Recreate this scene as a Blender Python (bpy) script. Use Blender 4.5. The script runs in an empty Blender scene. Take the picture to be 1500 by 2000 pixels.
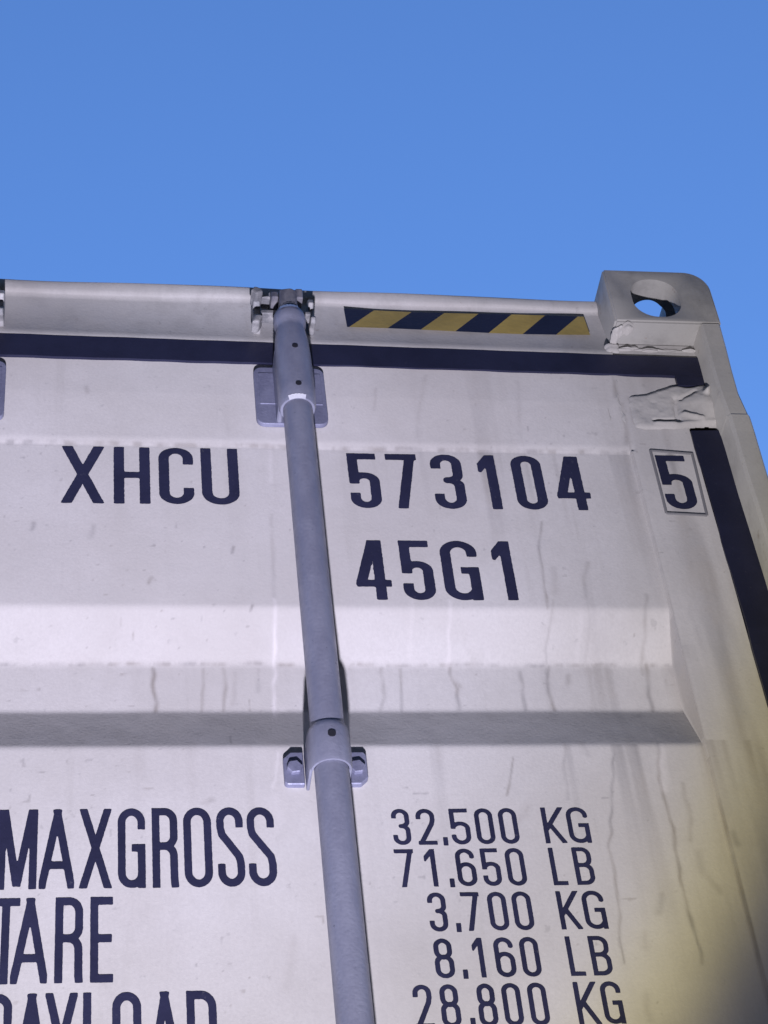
import bpy, bmesh, math, random
import numpy as np
from mathutils import Vector, Matrix
R = math.radians
random.seed(7); rng = np.random.default_rng(7)
sc = bpy.context.scene
COL = sc.collection

# ------------------------------------------------------------------ camera
CAMP = Vector((0.2786, -1.87, 1.7635))
cam_d = bpy.data.cameras.new('camera'); cam = bpy.data.objects.new('camera', cam_d); COL.objects.link(cam)
cam_d.sensor_fit = 'VERTICAL'; cam_d.sensor_height = 36; cam_d.sensor_width = 27; cam_d.lens = 70.0919
cam_d.clip_start = 0.05; cam_d.clip_end = 5000
rt = Vector((0.98826406, -0.120232, -0.09422534)); up = Vector((-0.01406226, -0.68582669, 0.72762903)); bk = Vector((-0.15210655, -0.7177646, -0.6794686))
M = Matrix(((rt.x, up.x, bk.x, CAMP.x), (rt.y, up.y, bk.y, CAMP.y), (rt.z, up.z, bk.z, CAMP.z), (0, 0, 0, 1)))
cam.matrix_world = M
sc.camera = cam

# ------------------------------------------------------------------ sky, sun, exposure
SUN_EL, SUN_AZ = R(20), R(8)          # low sun behind the container: the door end is in the shade
wd = bpy.data.worlds.new('World'); sc.world = wd; wd.use_nodes = True
wn = wd.node_tree; wn.nodes.clear()
sky = wn.nodes.new('ShaderNodeTexSky'); sky.sky_type = 'NISHITA'; sky.sun_disc = False
sky.sun_elevation = SUN_EL; sky.sun_rotation = SUN_AZ
sky.air_density = 1.45; sky.dust_density = 0.0; sky.ozone_density = 9.2; sky.altitude = 0
bg = wn.nodes.new('ShaderNodeBackground'); bg.inputs['Strength'].default_value = 0.15
wo = wn.nodes.new('ShaderNodeOutputWorld')
tint = wn.nodes.new('ShaderNodeMix'); tint.data_type = 'RGBA'; tint.blend_type = 'MULTIPLY'; tint.inputs[0].default_value = 1; tint.inputs[7].default_value = (1.12, .95, 1.02, 1)
wn.links.new(sky.outputs[0], tint.inputs[6]); wn.links.new(tint.outputs[2], bg.inputs[0]); wn.links.new(bg.outputs[0], wo.inputs[0])
sl = bpy.data.lights.new('sun', 'SUN'); sl.energy = 0.8; sl.angle = R(0.5); sl.color = (1, .86, .7)
so = bpy.data.objects.new('sun', sl); COL.objects.link(so); so.location = (30, 20, 20)
sd = Vector((math.sin(SUN_AZ)*math.cos(SUN_EL), math.cos(SUN_AZ)*math.cos(SUN_EL), math.sin(SUN_EL)))
so.rotation_euler = sd.to_track_quat('Z', 'Y').to_euler()
sc.view_settings.view_transform = 'Standard'; sc.view_settings.look = 'None'
sc.view_settings.exposure = 0.38; sc.view_settings.gamma = 1.0; sc.view_settings.use_curve_mapping = False
LAMP_POWER = 655.0

# ------------------------------------------------------------------ helpers
def px(x, y, depth):
    """survey of the photograph: the point at the given depth behind the casting face that pixel (x, y) of the 1500x2000 picture shows"""
    d = rt*(x-750) + up*(1000-y) - bk*3893.995
    t = (depth+1.87)/d.y
    p = CAMP + d*t
    return p.x, p.z
def link(name, me, mat=None, parent=None):
    o = bpy.data.objects.new(name, me); COL.objects.link(o)
    if mat is not None:
        for m in (mat if isinstance(mat, (list, tuple)) else [mat]): me.materials.append(m)
    if parent is not None: o.parent = parent
    return o
def obj(name, bm, mat=None, parent=None, smooth=False):
    me = bpy.data.meshes.new(name)
    bmesh.ops.recalc_face_normals(bm, faces=bm.faces)
    if smooth:
        for f in bm.faces: f.smooth = True
    bm.to_mesh(me); bm.free()
    if smooth and hasattr(me, 'set_sharp_from_angle'): me.set_sharp_from_angle(angle=R(35))
    return link(name, me, mat, parent)
def empty(name, loc=(0, 0, 0)):
    o = bpy.data.objects.new(name, None); COL.objects.link(o); o.location = loc; o.empty_display_size = .1; return o
def tag(o, label, cat, group=None, kind=None):
    if label: o['label'] = label
    if cat: o['category'] = cat
    if group: o['group'] = group
    if kind: o['kind'] = kind
def add_prism(bm, pts, axis, a, b, bevel=0, seg=2):
    """extrude a 2D outline along axis ('x','y','z') from a to b"""
    def v(p, t):
        return {'x': (t, p[0], p[1]), 'y': (p[0], t, p[1]), 'z': (p[0], p[1], t)}[axis]
    lo = [bm.verts.new(v(p, a)) for p in pts]; hi = [bm.verts.new(v(p, b)) for p in pts]
    n = len(pts); fs = [bm.faces.new(lo), bm.faces.new(hi[::-1])]
    for i in range(n):
        fs.append(bm.faces.new((lo[i], hi[i], hi[(i+1) % n], lo[(i+1) % n])))
    bmesh.ops.recalc_face_normals(bm, faces=fs)
    if bevel:
        es = list({e for f in fs for e in f.edges})
        bmesh.ops.bevel(bm, geom=es, offset=bevel, segments=seg, profile=.5, affect='EDGES', clamp_overlap=True)
def add_box(bm, x0, x1, y0, y1, z0, z1, bevel=0, seg=2):
    add_prism(bm, [(x0, z0), (x1, z0), (x1, z1), (x0, z1)], 'y', y0, y1, bevel, seg)
def add_lathe(bm, cx, cy, prof, n=40, cap=True):
    """prof: list of (z, r) about a vertical axis"""
    rings = []
    for z, r in prof:
        rings.append([bm.verts.new((cx+r*math.cos(2*math.pi*k/n), cy+r*math.sin(2*math.pi*k/n), z)) for k in range(n)])
    for a, b in zip(rings, rings[1:]):
        for k in range(n): bm.faces.new((a[k], a[(k+1) % n], b[(k+1) % n], b[k]))
    if cap: bm.faces.new(rings[0][::-1]); bm.faces.new(rings[-1])
def add_tube(bm, p, q, r0, r1=None, n=20):
    p, q = Vector(p), Vector(q); d = (q-p).normalized()
    u = d.orthogonal().normalized(); w = d.cross(u); r1 = r0 if r1 is None else r1
    A = [bm.verts.new(p+(u*math.cos(2*math.pi*k/n)+w*math.sin(2*math.pi*k/n))*r0) for k in range(n)]
    B = [bm.verts.new(q+(u*math.cos(2*math.pi*k/n)+w*math.sin(2*math.pi*k/n))*r1) for k in range(n)]
    for k in range(n): bm.faces.new((A[k], A[(k+1) % n], B[(k+1) % n], B[k]))
    bm.faces.new(A[::-1]); bm.faces.new(B)
def round_rect(x0, x1, z0, z1, r, n=5, corners=(1, 1, 1, 1)):
    out = []
    for i, (cx, cz, a0) in enumerate(((x1-r, z1-r, 0), (x0+r, z1-r, 90), (x0+r, z0+r, 180), (x1-r, z0+r, 270))):
        if corners[i]:
            for k in range(n+1):
                a = R(a0+90*k/n); out.append((cx+r*math.cos(a), cz+r*math.sin(a)))
        else:
            out.append((cx+(r if a0 in (0, 270) else -r), cz+(r if a0 in (0, 90) else -r)))
    return out
def vnoise(x, y, seed=0):
    """smooth value noise on numpy arrays, 0..1"""
    xi = np.floor(x).astype(np.int64); yi = np.floor(y).astype(np.int64); fx = x-xi; fy = y-yi
    fx = fx*fx*(3-2*fx); fy = fy*fy*(3-2*fy)
    def h(a, b):
        s = np.sin(a*127.1+b*311.7+seed*74.7)*43758.5453
        return s-np.floor(s)
    return (h(xi, yi)*(1-fx)+h(xi+1, yi)*fx)*(1-fy)+(h(xi, yi+1)*(1-fx)+h(xi+1, yi+1)*fx)*fy
def fbm(x, y, seed=0, o=4):
    s = 0; a = .5
    for i in range(o): s = s+a*vnoise(x*2**i, y*2**i, seed+i*3); a *= .5
    return s

# ------------------------------------------------------------------ materials
def mat(name):
    m = bpy.data.materials.new(name); m.use_nodes = True; return m, m.node_tree.nodes, m.node_tree.links, m.node_tree.nodes['Principled BSDF']
def noise(N, L, vec, scale, detail=5, rough=.6, stretch=None):
    n = N.new('ShaderNodeTexNoise'); n.inputs['Scale'].default_value = scale; n.inputs['Detail'].default_value = detail; n.inputs['Roughness'].default_value = rough
    if stretch:
        mp = N.new('ShaderNodeMapping'); mp.inputs['Scale'].default_value = stretch; L.new(vec, mp.inputs[0]); vec = mp.outputs[0]
    L.new(vec, n.inputs['Vector']); return n.outputs['Fac']
def ramp(N, L, fac, p0, p1, c0=0, c1=1):
    r = N.new('ShaderNodeMapRange'); r.inputs[1].default_value = p0; r.inputs[2].default_value = p1; r.inputs[3].default_value = c0; r.inputs[4].default_value = c1
    r.interpolation_type = 'SMOOTHSTEP'; L.new(fac, r.inputs[0]); return r.outputs[0]
def mix(N, L, fac, a, b):
    m = N.new('ShaderNodeMix'); m.data_type = 'RGBA'
    for s, v in ((m.inputs[0], fac), (m.inputs[6], a), (m.inputs[7], b)):
        if isinstance(v, (tuple, list)): s.default_value = (*v, 1) if len(v) == 3 else v
        elif isinstance(v, (int, float)): s.default_value = v
        else: L.new(v, s)
    return m.outputs[2]
def math_n(N, L, op, a, b):
    m = N.new('ShaderNodeMath'); m.operation = op
    for s, v in ((m.inputs[0], a), (m.inputs[1], b)):
        if isinstance(v, (int, float)): s.default_value = v
        else: L.new(v, s)
    return m.outputs[0]
def paint(name, base=(.60, .575, .57), attrs=False, streak=.5, dirt=.5, rust=.0, matt=.6):
    m, N, L, B = mat(name)
    g = N.new('ShaderNodeNewGeometry').outputs['Position']
    c = mix(N, L, ramp(N, L, noise(N, L, g, 2.2, 6), .3, .75), tuple(v*1.03 for v in base), tuple(v*.86*w for v, w in zip(base, (1, .985, .955))))
    st = ramp(N, L, noise(N, L, g, 1, 5, .65, (26, 26, 1.6)), .56, .82, 0, streak)
    c = mix(N, L, st, c, tuple(v*.66*w for v, w in zip(base, (1, .98, .93))))
    sp = ramp(N, L, noise(N, L, g, 55, 3, .6), .66, .76, 0, dirt)
    c = mix(N, L, sp, c, tuple(v*.6 for v in base))
    sp2 = ramp(N, L, noise(N, L, g, 300, 2, .5, (1, 1, .5)), .3, .7, 0, .12)
    c = mix(N, L, sp2, c, tuple(v*.6 for v in base))
    fade = ramp(N, L, noise(N, L, g, 5.5, 4, .55, (1, 1, .45)), .42, .72, 0, .5)
    c = mix(N, L, fade, c, tuple(v*.83*w for v, w in zip(base, (1, .99, .955))))
    if rust:
        gr = ramp(N, L, noise(N, L, g, 17, 6, .68, (1, 1, .7)), .46, .66, 0, min(1, rust))
        c = mix(N, L, gr, c, tuple(v*.62*w for v, w in zip(base, (1, .985, .97))))
        rs = ramp(N, L, noise(N, L, g, 34, 6, .72), .63, .70, 0, rust)
        c = mix(N, L, rs, c, (.20, .135, .095))
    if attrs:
        a1 = N.new('ShaderNodeAttribute'); a1.attribute_name = 'grime_shade'
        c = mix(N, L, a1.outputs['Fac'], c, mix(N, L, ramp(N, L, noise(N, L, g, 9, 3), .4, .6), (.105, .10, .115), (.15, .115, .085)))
        a2 = N.new('ShaderNodeAttribute'); a2.attribute_name = 'chalk'
        c = mix(N, L, a2.outputs['Fac'], c, (.74, .70, .70))
    L.new(c, B.inputs['Base Color'])
    L.new(ramp(N, L, noise(N, L, g, 30, 3), .3, .7, .42, .62), B.inputs['Roughness'])
    B.inputs['Specular IOR Level'].default_value = .35
    bp = N.new('ShaderNodeBump'); B.inputs['Diffuse Roughness'].default_value = matt
    bp = N.new('ShaderNodeBump'); bp.inputs['Strength'].default_value = .10; bp.inputs['Distance'].default_value = .003
    h = math_n(N, L, 'ADD', noise(N, L, g, 260, 3), math_n(N, L, 'MULTIPLY', noise(N, L, g, 16, 3), 1.6))
    L.new(h, bp.inputs['Height']); L.new(bp.outputs[0], B.inputs['Normal'])
    return m
M_paint = paint('off_white_container_paint')
M_door = paint('off_white_door_paint', attrs=True, streak=.35, dirt=.4)
M_cast = paint('grimy_casting_paint', base=(.42, .41, .40), streak=.6, dirt=.8, rust=.7, matt=.2)
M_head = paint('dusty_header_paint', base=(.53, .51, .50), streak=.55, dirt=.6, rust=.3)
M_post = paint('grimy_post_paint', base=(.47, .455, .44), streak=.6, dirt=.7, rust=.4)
M_bord = paint('shadow_grey_weld_bead', base=(.20, .195, .21), streak=.2, dirt=.3)  # dark grey base stands in for the shadow lines along the bead
def ink(name, col, rough=.5, wear=.25):
    m, N, L, B = mat(name); g = N.new('ShaderNodeNewGeometry').outputs['Position']
    w = ramp(N, L, noise(N, L, g, 120, 4, .7), .62, .8, 0, wear)
    c = mix(N, L, ramp(N, L, noise(N, L, g, 14, 4), .3, .7), col, tuple(v*1.35 for v in col))
    L.new(mix(N, L, w, c, (.3, .29, .3)), B.inputs['Base Color']); B.inputs['Roughness'].default_value = rough
    B.inputs['Specular IOR Level'].default_value = .3
    bp = N.new('ShaderNodeBump'); bp.inputs['Strength'].default_value = .15; bp.inputs['Distance'].default_value = .003
    L.new(noise(N, L, g, 170, 3), bp.inputs['Height']); L.new(bp.outputs[0], B.inputs['Normal'])
    return m
M_ink = ink('navy_stencil_ink', (.024, .0245, .056))
M_band = ink('navy_band', (.0175, .0185, .041), .42, .10)
M_yel = ink('yellow_band', (.42, .305, .085), .5, .55)
def steel(name, a, b, rough=.45, metal=.35):
    m, N, L, B = mat(name); g = N.new('ShaderNodeNewGeometry').outputs['Position']
    c = mix(N, L, ramp(N, L, noise(N, L, g, 38, 5, .65, (1, 1, .4)), .35, .7), a, b)
    c = mix(N, L, ramp(N, L, noise(N, L, g, 160, 3), .68, .76, 0, .6), c, tuple(v*.45 for v in a))
    L.new(c, B.inputs['Base Color']); B.inputs['Metallic'].default_value = metal
    L.new(ramp(N, L, noise(N, L, g, 70, 4), .3, .7, rough-.08, rough+.12), B.inputs['Roughness'])
    bp = N.new('ShaderNodeBump'); bp.inputs['Strength'].default_value = .3; bp.inputs['Distance'].default_value = .002
    L.new(noise(N, L, g, 220, 4), bp.inputs['Height']); L.new(bp.outputs[0], B.inputs['Normal'])
    return m
M_rod = steel('galvanised_rod', (.225, .23, .305), (.275, .28, .36), .42, .15)
M_plate = steel('galvanised_plate', (.20, .203, .30), (.27, .275, .385), .5, .2)
M_cam = steel('dark_forged_steel', (.17, .17, .18), (.42, .405, .40), .55, .15)
M_camd = steel('worn_cam_steel', (.11, .11, .14), (.26, .25, .27), .5, .2)
M_highlight = steel('painted_highlight', (.75, .75, .85), (.85, .85, .92), .3, .3)
M_black, _N, _L, _B = mat('black_hole'); _B.inputs['Base Color'].default_value = (.012, .012, .02, 1); _B.inputs['Roughness'].default_value = .8
def plain(name, col, rough=.6, metal=0):
    m, N, L, B = mat(name); g = N.new('ShaderNodeNewGeometry').outputs['Position']
    L.new(mix(N, L, ramp(N, L, noise(N, L, g, 8, 5), .3, .7), col, tuple(v*.75 for v in col)), B.inputs['Base Color']); B.inputs['Roughness'].default_value = rough; B.inputs['Metallic'].default_value = metal
    return m
M_tyre = plain('tyre_rubber', (.02, .02, .022), .8); M_chassis = plain('chassis_paint', (.06, .065, .07), .5)
M_rim = plain('wheel_steel', (.4, .4, .42), .45, .4); M_lampbody = plain('lamp_housing', (.35, .2, .02), .5)
M_asph = plain('asphalt', (.055, .053, .05), .9)
M_blocker = plain('dark_blocker_sheet', (.06, .058, .055), .6)
M_wood = plain('floor_board', (.2, .13, .07), .8)

# ------------------------------------------------------------------ ground
bm = bmesh.new(); add_box(bm, -1500, 1500, -1500, 1500, -.3, 0)
g = obj('ground', bm, M_asph); tag(g, None, None, kind='structure')

# ------------------------------------------------------------------ container: the thing and its shell
Z0, Z1 = 1.15, 4.046; W2 = 1.219; LEN = 12.192
box = empty('shipping_container', (0, 0, 0))
tag(box, 'weathered off-white shipping container with navy lettering, grey lock rods and a striped header', 'shipping container')
YD = .046                      # depth of the door face behind the casting face

def stadium_cutter(name, c, ax, half_w, half_h, r, length):
    """a rounded slot cutter along axis ax ('x','y','z') centred at c"""
    b = bmesh.new(); pts = [(p[0], p[1]) for p in round_rect(-half_w, half_w, -half_h, half_h, r, 8)]
    add_prism(b, pts, ax, -length/2, length/2)
    bmesh.ops.translate(b, verts=b.verts, vec=c)
    return obj(name, b)
def casting(cx0, cx1, y0, y1, z0, z1, sx, sy, sz, fine=True):
    """hollow ISO corner casting; sx, sy, sz say which way is outwards"""
    b = bmesh.new()
    ox = cx1 if sx > 0 else cx0
    if sx > 0: pts = round_rect(cx0, cx1, z0, z1, .001, 3)
    pts = []
    rr = .038; k = 10
    # outline in x-z with one large rounded corner at the outward top edge
    def P(u, w): return (cx1-u if sx > 0 else cx0+u, z1-w if sz > 0 else z0+w)
    pts = [P(0, z1-z0), P(cx1-cx0, z1-z0), P(cx1-cx0, 0)]
    for i in range(k+1):
        a = R(90*i/k); pts.append(P(rr-rr*math.sin(a), rr-rr*math.cos(a)))
    add_prism(b, pts, 'y', y0, y1)
    bmesh.ops.bevel(b, geom=[e for e in b.edges], offset=.0035, segments=2, affect='EDGES', clamp_overlap=True)
    o = obj('corner_casting', b, M_cast, None, True)
    t = .028
    cut = []
    c1 = bmesh.new(); add_box(c1, cx0+t, cx1-t, y0+t, y1-t, z0+.022, z1-.029, .006); cut.append(obj('c', c1))
    ymid = (y0+y1)/2
    cut.append(stadium_cutter('c', (1.1285*sx if fine else (cx0+cx1)/2, y0 if sy < 0 else y1, z0+.054), 'y', .037, .0425, .034, .12))
    cut.append(stadium_cutter('c', ((cx0+cx1)/2-.003*sx, ymid+(.009 if sy < 0 else -.009), z1 if sz > 0 else z0), 'z', .032, .058, .0318, .12))
    cut.append(stadium_cutter('c', (ox, ymid, (z0+z1)/2), 'x', .04, .0255, .0254, .12))
    for q in cut:
        md = o.modifiers.new('b', 'BOOLEAN'); md.operation = 'DIFFERENCE'; md.solver = 'EXACT'; md.object = q
    if fine:
        bv = o.modifiers.new('bev', 'BEVEL'); bv.width = .003; bv.segments = 2; bv.limit_method = 'ANGLE'; bv.angle_limit = R(40)
    dg = bpy.context.evaluated_depsgraph_get(); dg.update()
    me = bpy.data.meshes.new_from_object(o.evaluated_get(dg)); me.name = 'corner_casting'
    o.modifiers.clear(); o.data = me
    if hasattr(me, 'set_sharp_from_angle'): me.set_sharp_from_angle(angle=R(35))
    for q in cut: bpy.data.objects.remove(q)
    o.parent = box
    return o
cst = casting(1.057, W2, 0, .178, 3.928, Z1, 1, -1, 1); cst['label'] = 'top right corner casting with an open hole showing sky'
casting(-W2, -1.057, 0, .178, 3.928, Z1, -1, -1, 1, False)
for sx in (1, -1):
    a, b_ = (1.057, W2) if sx > 0 else (-W2, -1.057)
    casting(a, b_, LEN-.178, LEN, 3.928, Z1, sx, 1, 1, False)
    casting(a, b_, 0, .178, Z0, Z0+.118, sx, -1, -1, False)
    casting(a, b_, LEN-.178, LEN, Z0, Z0+.118, sx, 1, -1, False)
# weld lump and paint runs under the corner casting
bm = bmesh.new()
def lump(bm, c, rx, ry, rz, seed, sub=3, amp=.35):
    n0 = len(bm.verts); r = bmesh.ops.create_icosphere(bm, subdivisions=sub, radius=1)
    for v in r['verts']:
        d = v.co.copy(); k = 1+amp*(math.sin(d.x*5+seed)+math.sin(d.y*4+seed*2)+math.sin(d.z*6+seed*3))/3
        v.co = Vector((c[0]+d.x*rx*k, c[1]+d.y*ry*k, c[2]+d.z*rz*k))
lump(bm, (1.066, .018, 3.926), .009, .012, .008, 1); lump(bm, (1.077, .012, 3.925), .009, .010, .007, 2); lump(bm, (1.061, .030, 3.924), .006, .012, .006, 5)
lump(bm, (1.058, .045, 3.916), .010, .008, .010, 4)
x = 1.07
while x < 1.18:
    lump(bm, (x, .046+random.uniform(-.003, .002), 3.9145+random.uniform(-.003, .003)), random.uniform(.010, .020), .004, random.uniform(.0016, .0034), random.uniform(0, 9), 2); x += random.uniform(.008, .016)
obj('weld_bead', bm, M_head, cst, True)
bm = bmesh.new(); add_box(bm, 1.0585, 1.1865, .0445, .07, 3.894, 3.9275, .002); obj('gusset', bm, M_head, box)

# posts: L-shaped sections, front face on the casting plane, inner return running back to the door
for s in (1, -1):
    bm = bmesh.new()
    P = [(1.191, 0), (W2-.003, 0), (W2, .003), (W2, .15), (1.205, .15), (1.205, .075), (1.1905, .075), (1.187, .070), (1.187, .005)]
    zs = [Z0+.118] + list(np.linspace(Z0+.2, 3.70, 30)) + [3.725, 3.733, 3.736, 3.74, 3.78, 3.83, 3.88, 3.928]
    rows = []
    for z in zs:
        t = math.exp(-((z-3.79)/.05)**2)*.007 + (.0008 if z > 3.735 else 0) + .0012*math.sin(z*23)
        rows.append([bm.verts.new((s*(p[0]-t*(1 if p[0] > 1.2 else .5)), p[1]+(.0012 if z > 3.735 and p[1] < .05 else 0)+.0012*math.sin(z*31+p[0]), z)) for p in P])
    n = len(P)
    for a, b_ in zip(rows, rows[1:]):
        for k in range(n): bm.faces.new((a[k], a[(k+1) % n], b_[(k+1) % n], b_[k]))
    bm.faces.new(rows[0]); bm.faces.new(rows[-1][::-1])
    obj('corner_post', bm, M_post, box)
    bm = bmesh.new(); add_box(bm, s*1.10 if s > 0 else -W2+.003, W2-.003 if s > 0 else -1.10, LEN-.1, LEN-.004, Z0+.118, 3.928, .006); obj('corner_post', bm, M_paint, box)

# rear header: lip, tilted face, flange above the doors (profile in y-z)
HP = [(.0575, 4.0175), (.0555, 4.0195), (.0545, 4.0225), (.0545, 4.0345), (.056, 4.0385), (.062, 4.040), (.16, 4.040), (.16, 3.90), (.075, 3.90), (.075, 3.9095),
      (.0424, 3.9107), (.0422, 3.917), (.0465, 3.927), (.0590, 4.008), (.0590, 4.0160)]
bm = bmesh.new(); xs = np.linspace(-1.057, 1.057, 120); rows = []
for x in xs:
    sag = .0016*math.sin(x*9)+.001*math.sin(x*31+1)
    rows.append([bm.verts.new((x, p[0]+(sag+.0012*math.sin(x*17+p[1]*60))*(0 if p[0] > .07 else 1 if p[1] > 3.93 else .0), p[1]+sag*(.8 if p[1] > 4 else 0)+(.0075-.0065*min(max(x-.16, 0), .9)/.9)*min(max((p[1]-4.01)/.02, 0), 1)-(.004*max(0, x-.3) if p[1] > 3.93 else .0121*max(0, x-.16))*(p[0] < .07))) for p in HP])
n = len(HP)
for a, b_ in zip(rows, rows[1:]):
    for k in range(n):
        f = bm.faces.new((a[k], a[(k+1) % n], b_[(k+1) % n], b_[k])); f.smooth = True
bm.faces.new(rows[0]); bm.faces.new(rows[-1][::-1])
hd = obj('header_rail', bm, M_head, box)
hd.data.set_sharp_from_angle(angle=R(50))
# black and yellow chevron band on the header, following its tilt
def hy(z): return .0465+(z-3.926)*(.0125/.082)-.0016
bm = bmesh.new(); zt, zb = 4.0015, 3.9515; x0, x1, sl_ = .6655, 1.0315, .0425
def hz(xa_t, xb_t, mi):
    """one parallelogram from top edge [xa_t, xb_t] leaning down-left, clipped to the band"""
    poly = [(xa_t, zt), (xb_t, zt), (xb_t-sl_, zb), (xa_t-sl_, zb)]
    def clip(p, f):
        out = []
        for i in range(len(p)):
            a, b_ = p[i], p[(i+1) % len(p)]; fa, fb = f(a), f(b_)
            if fa >= 0: out.append(a)
            if fa*fb < 0: t = fa/(fa-fb); out.append((a[0]+(b_[0]-a[0])*t, a[1]+(b_[1]-a[1])*t))
        return out
    poly = clip(poly, lambda p: p[0]-x0); poly = clip(poly, lambda p: x1-p[0]) if poly else poly
    if len(poly) > 2:
        f = bm.faces.new([bm.verts.new((p[0], hy(p[1])+.0012*math.sin(p[0]*17+p[1]*60)+.0016*math.sin(p[0]*9)-.0014, p[1]-.004*max(0, p[0]-.3))) for p in poly]); f.material_index = mi
YS = [.7110, .8175, .9200, 1.0223]; DS = [.7680, .8695, .9715, 1.08]
hz(.60, YS[0], 0)
for k in range(4):
    hz(YS[k], DS[k], 1)
    if k < 3: hz(DS[k], YS[k+1], 0)
obj('hazard_stripe', bm, [M_band, M_yel], box)['label'] = 'black and yellow diagonal warning stripe'

# sill, side rails, roof, side walls, front wall, floor
bm = bmesh.new(); add_box(bm, -1.057, 1.057, .03, .17, Z0+.01, Z0+.15, .004); obj('door_sill', bm, M_paint, box)
for s in (1, -1):
    bm = bmesh.new(); a, b_ = sorted((s*1.15, s*1.212)); add_box(bm, a, b_, .178, LEN-.178, 3.965, 4.036, .004); obj('top_rail', bm, M_paint, box)
    bm = bmesh.new(); a, b_ = sorted((s*1.14, s*1.212)); add_box(bm, a, b_, .178, LEN-.178, Z0+.01, Z0+.16, .004); obj('bottom_rail', bm, M_paint, box)
    bm = bmesh.new(); y = .15; prof = []
    while y < LEN-.15:
        prof += [(y, 0), (y+.07, 0), (y+.138, -.036), (y+.208, -.036)]; y += .276
    lo = [bm.verts.new((s*(1.208+d), yy, Z0+.16)) for yy, d in prof]; hi = [bm.verts.new((s*(1.208+d), yy, 3.965)) for yy, d in prof]
    for k in range(len(prof)-1): bm.faces.new((lo[k], lo[k+1], hi[k+1], hi[k]))
    obj('side_wall', bm, M_paint, box)
bm = bmesh.new(); add_box(bm, -1.15, 1.15, .16, LEN-.1, 4.004, 4.030, .004); obj('roof_panel', bm, M_paint, box)
bm = bmesh.new(); add_box(bm, -1.1, 1.1, LEN-.09, LEN-.03, Z0+.12, 4.03, .004); obj('front_wall', bm, M_paint, box)
bm = bmesh.new(); add_box(bm, -1.138, 1.138, .175, LEN-.1, Z0+.12, Z0+.155); obj('floor_deck', bm, M_wood, box)

# ------------------------------------------------------------------ doors (height field: frame, sunken panel, corrugations)
ZT, ZB = 3.866, Z0+.17
kn = [(3.880, .0), (3.80, .0), (3.716, .0030), (3.7115, .0035), (3.702, .0060), (3.690, .0060)]
prof = [(3.700, .0065), (3.4135, .0060), (3.3475, .042), (3.2745, .042), (3.1945, .0062),
        (2.640, .006), (2.575, .042), (2.50, .042), (2.42, .006), (2.06, .006), (1.995, .042), (1.92, .042), (1.84, .006), (1.66, .006), (1.60, .042), (1.53, .042), (1.45, .006), (1.2, .006)]
zz = np.linspace(1.2, 3.9, 5401); allk = sorted(prof+kn[:-1])
PF = np.interp(zz, [k[0] for k in sorted(prof)], [k[1] for k in sorted(prof)])
ker = np.hanning(33); ker /= ker.sum(); PFs = np.convolve(np.pad(PF, 16, mode='edge'), ker, 'valid')
TOPF = np.interp(zz, [k[0] for k in sorted(kn)], [k[1] for k in sorted(kn)])
def door_depth(X, Z):
    pan = np.interp(Z, zz, PFs); top = np.interp(Z, zz, TOPF)
    inside = np.clip((1.0495-X)/.0018, 0, 1)*np.clip((X-.062)/.0018, 0, 1)*np.clip((Z-1.40)/.004, 0, 1)
    body = np.where(Z > 3.702, np.clip(top, 0, 1)*np.clip((1.056-X)/.012, 0, 1), pan*inside)
    w = (vnoise(X*4.3, Z*4.9, 3)-.5)*.0028+(vnoise(X*13, Z*11, 8)-.5)*.0011+(fbm(X*40, Z*33, 5, 2)-.4)*.0005
    edge = np.exp(-((X-1.052)/.012)**2)*.0012
    return YD+body+w-edge
def seg_dist(X, Z, a, b):
    dx, dz = b[0]-a[0], b[1]-a[1]; l2 = dx*dx+dz*dz+1e-12
    t = np.clip(((X-a[0])*dx+(Z-a[1])*dz)/l2, 0, 1)
    return np.hypot(X-a[0]-t*dx, Z-a[1]-t*dz), t
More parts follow.
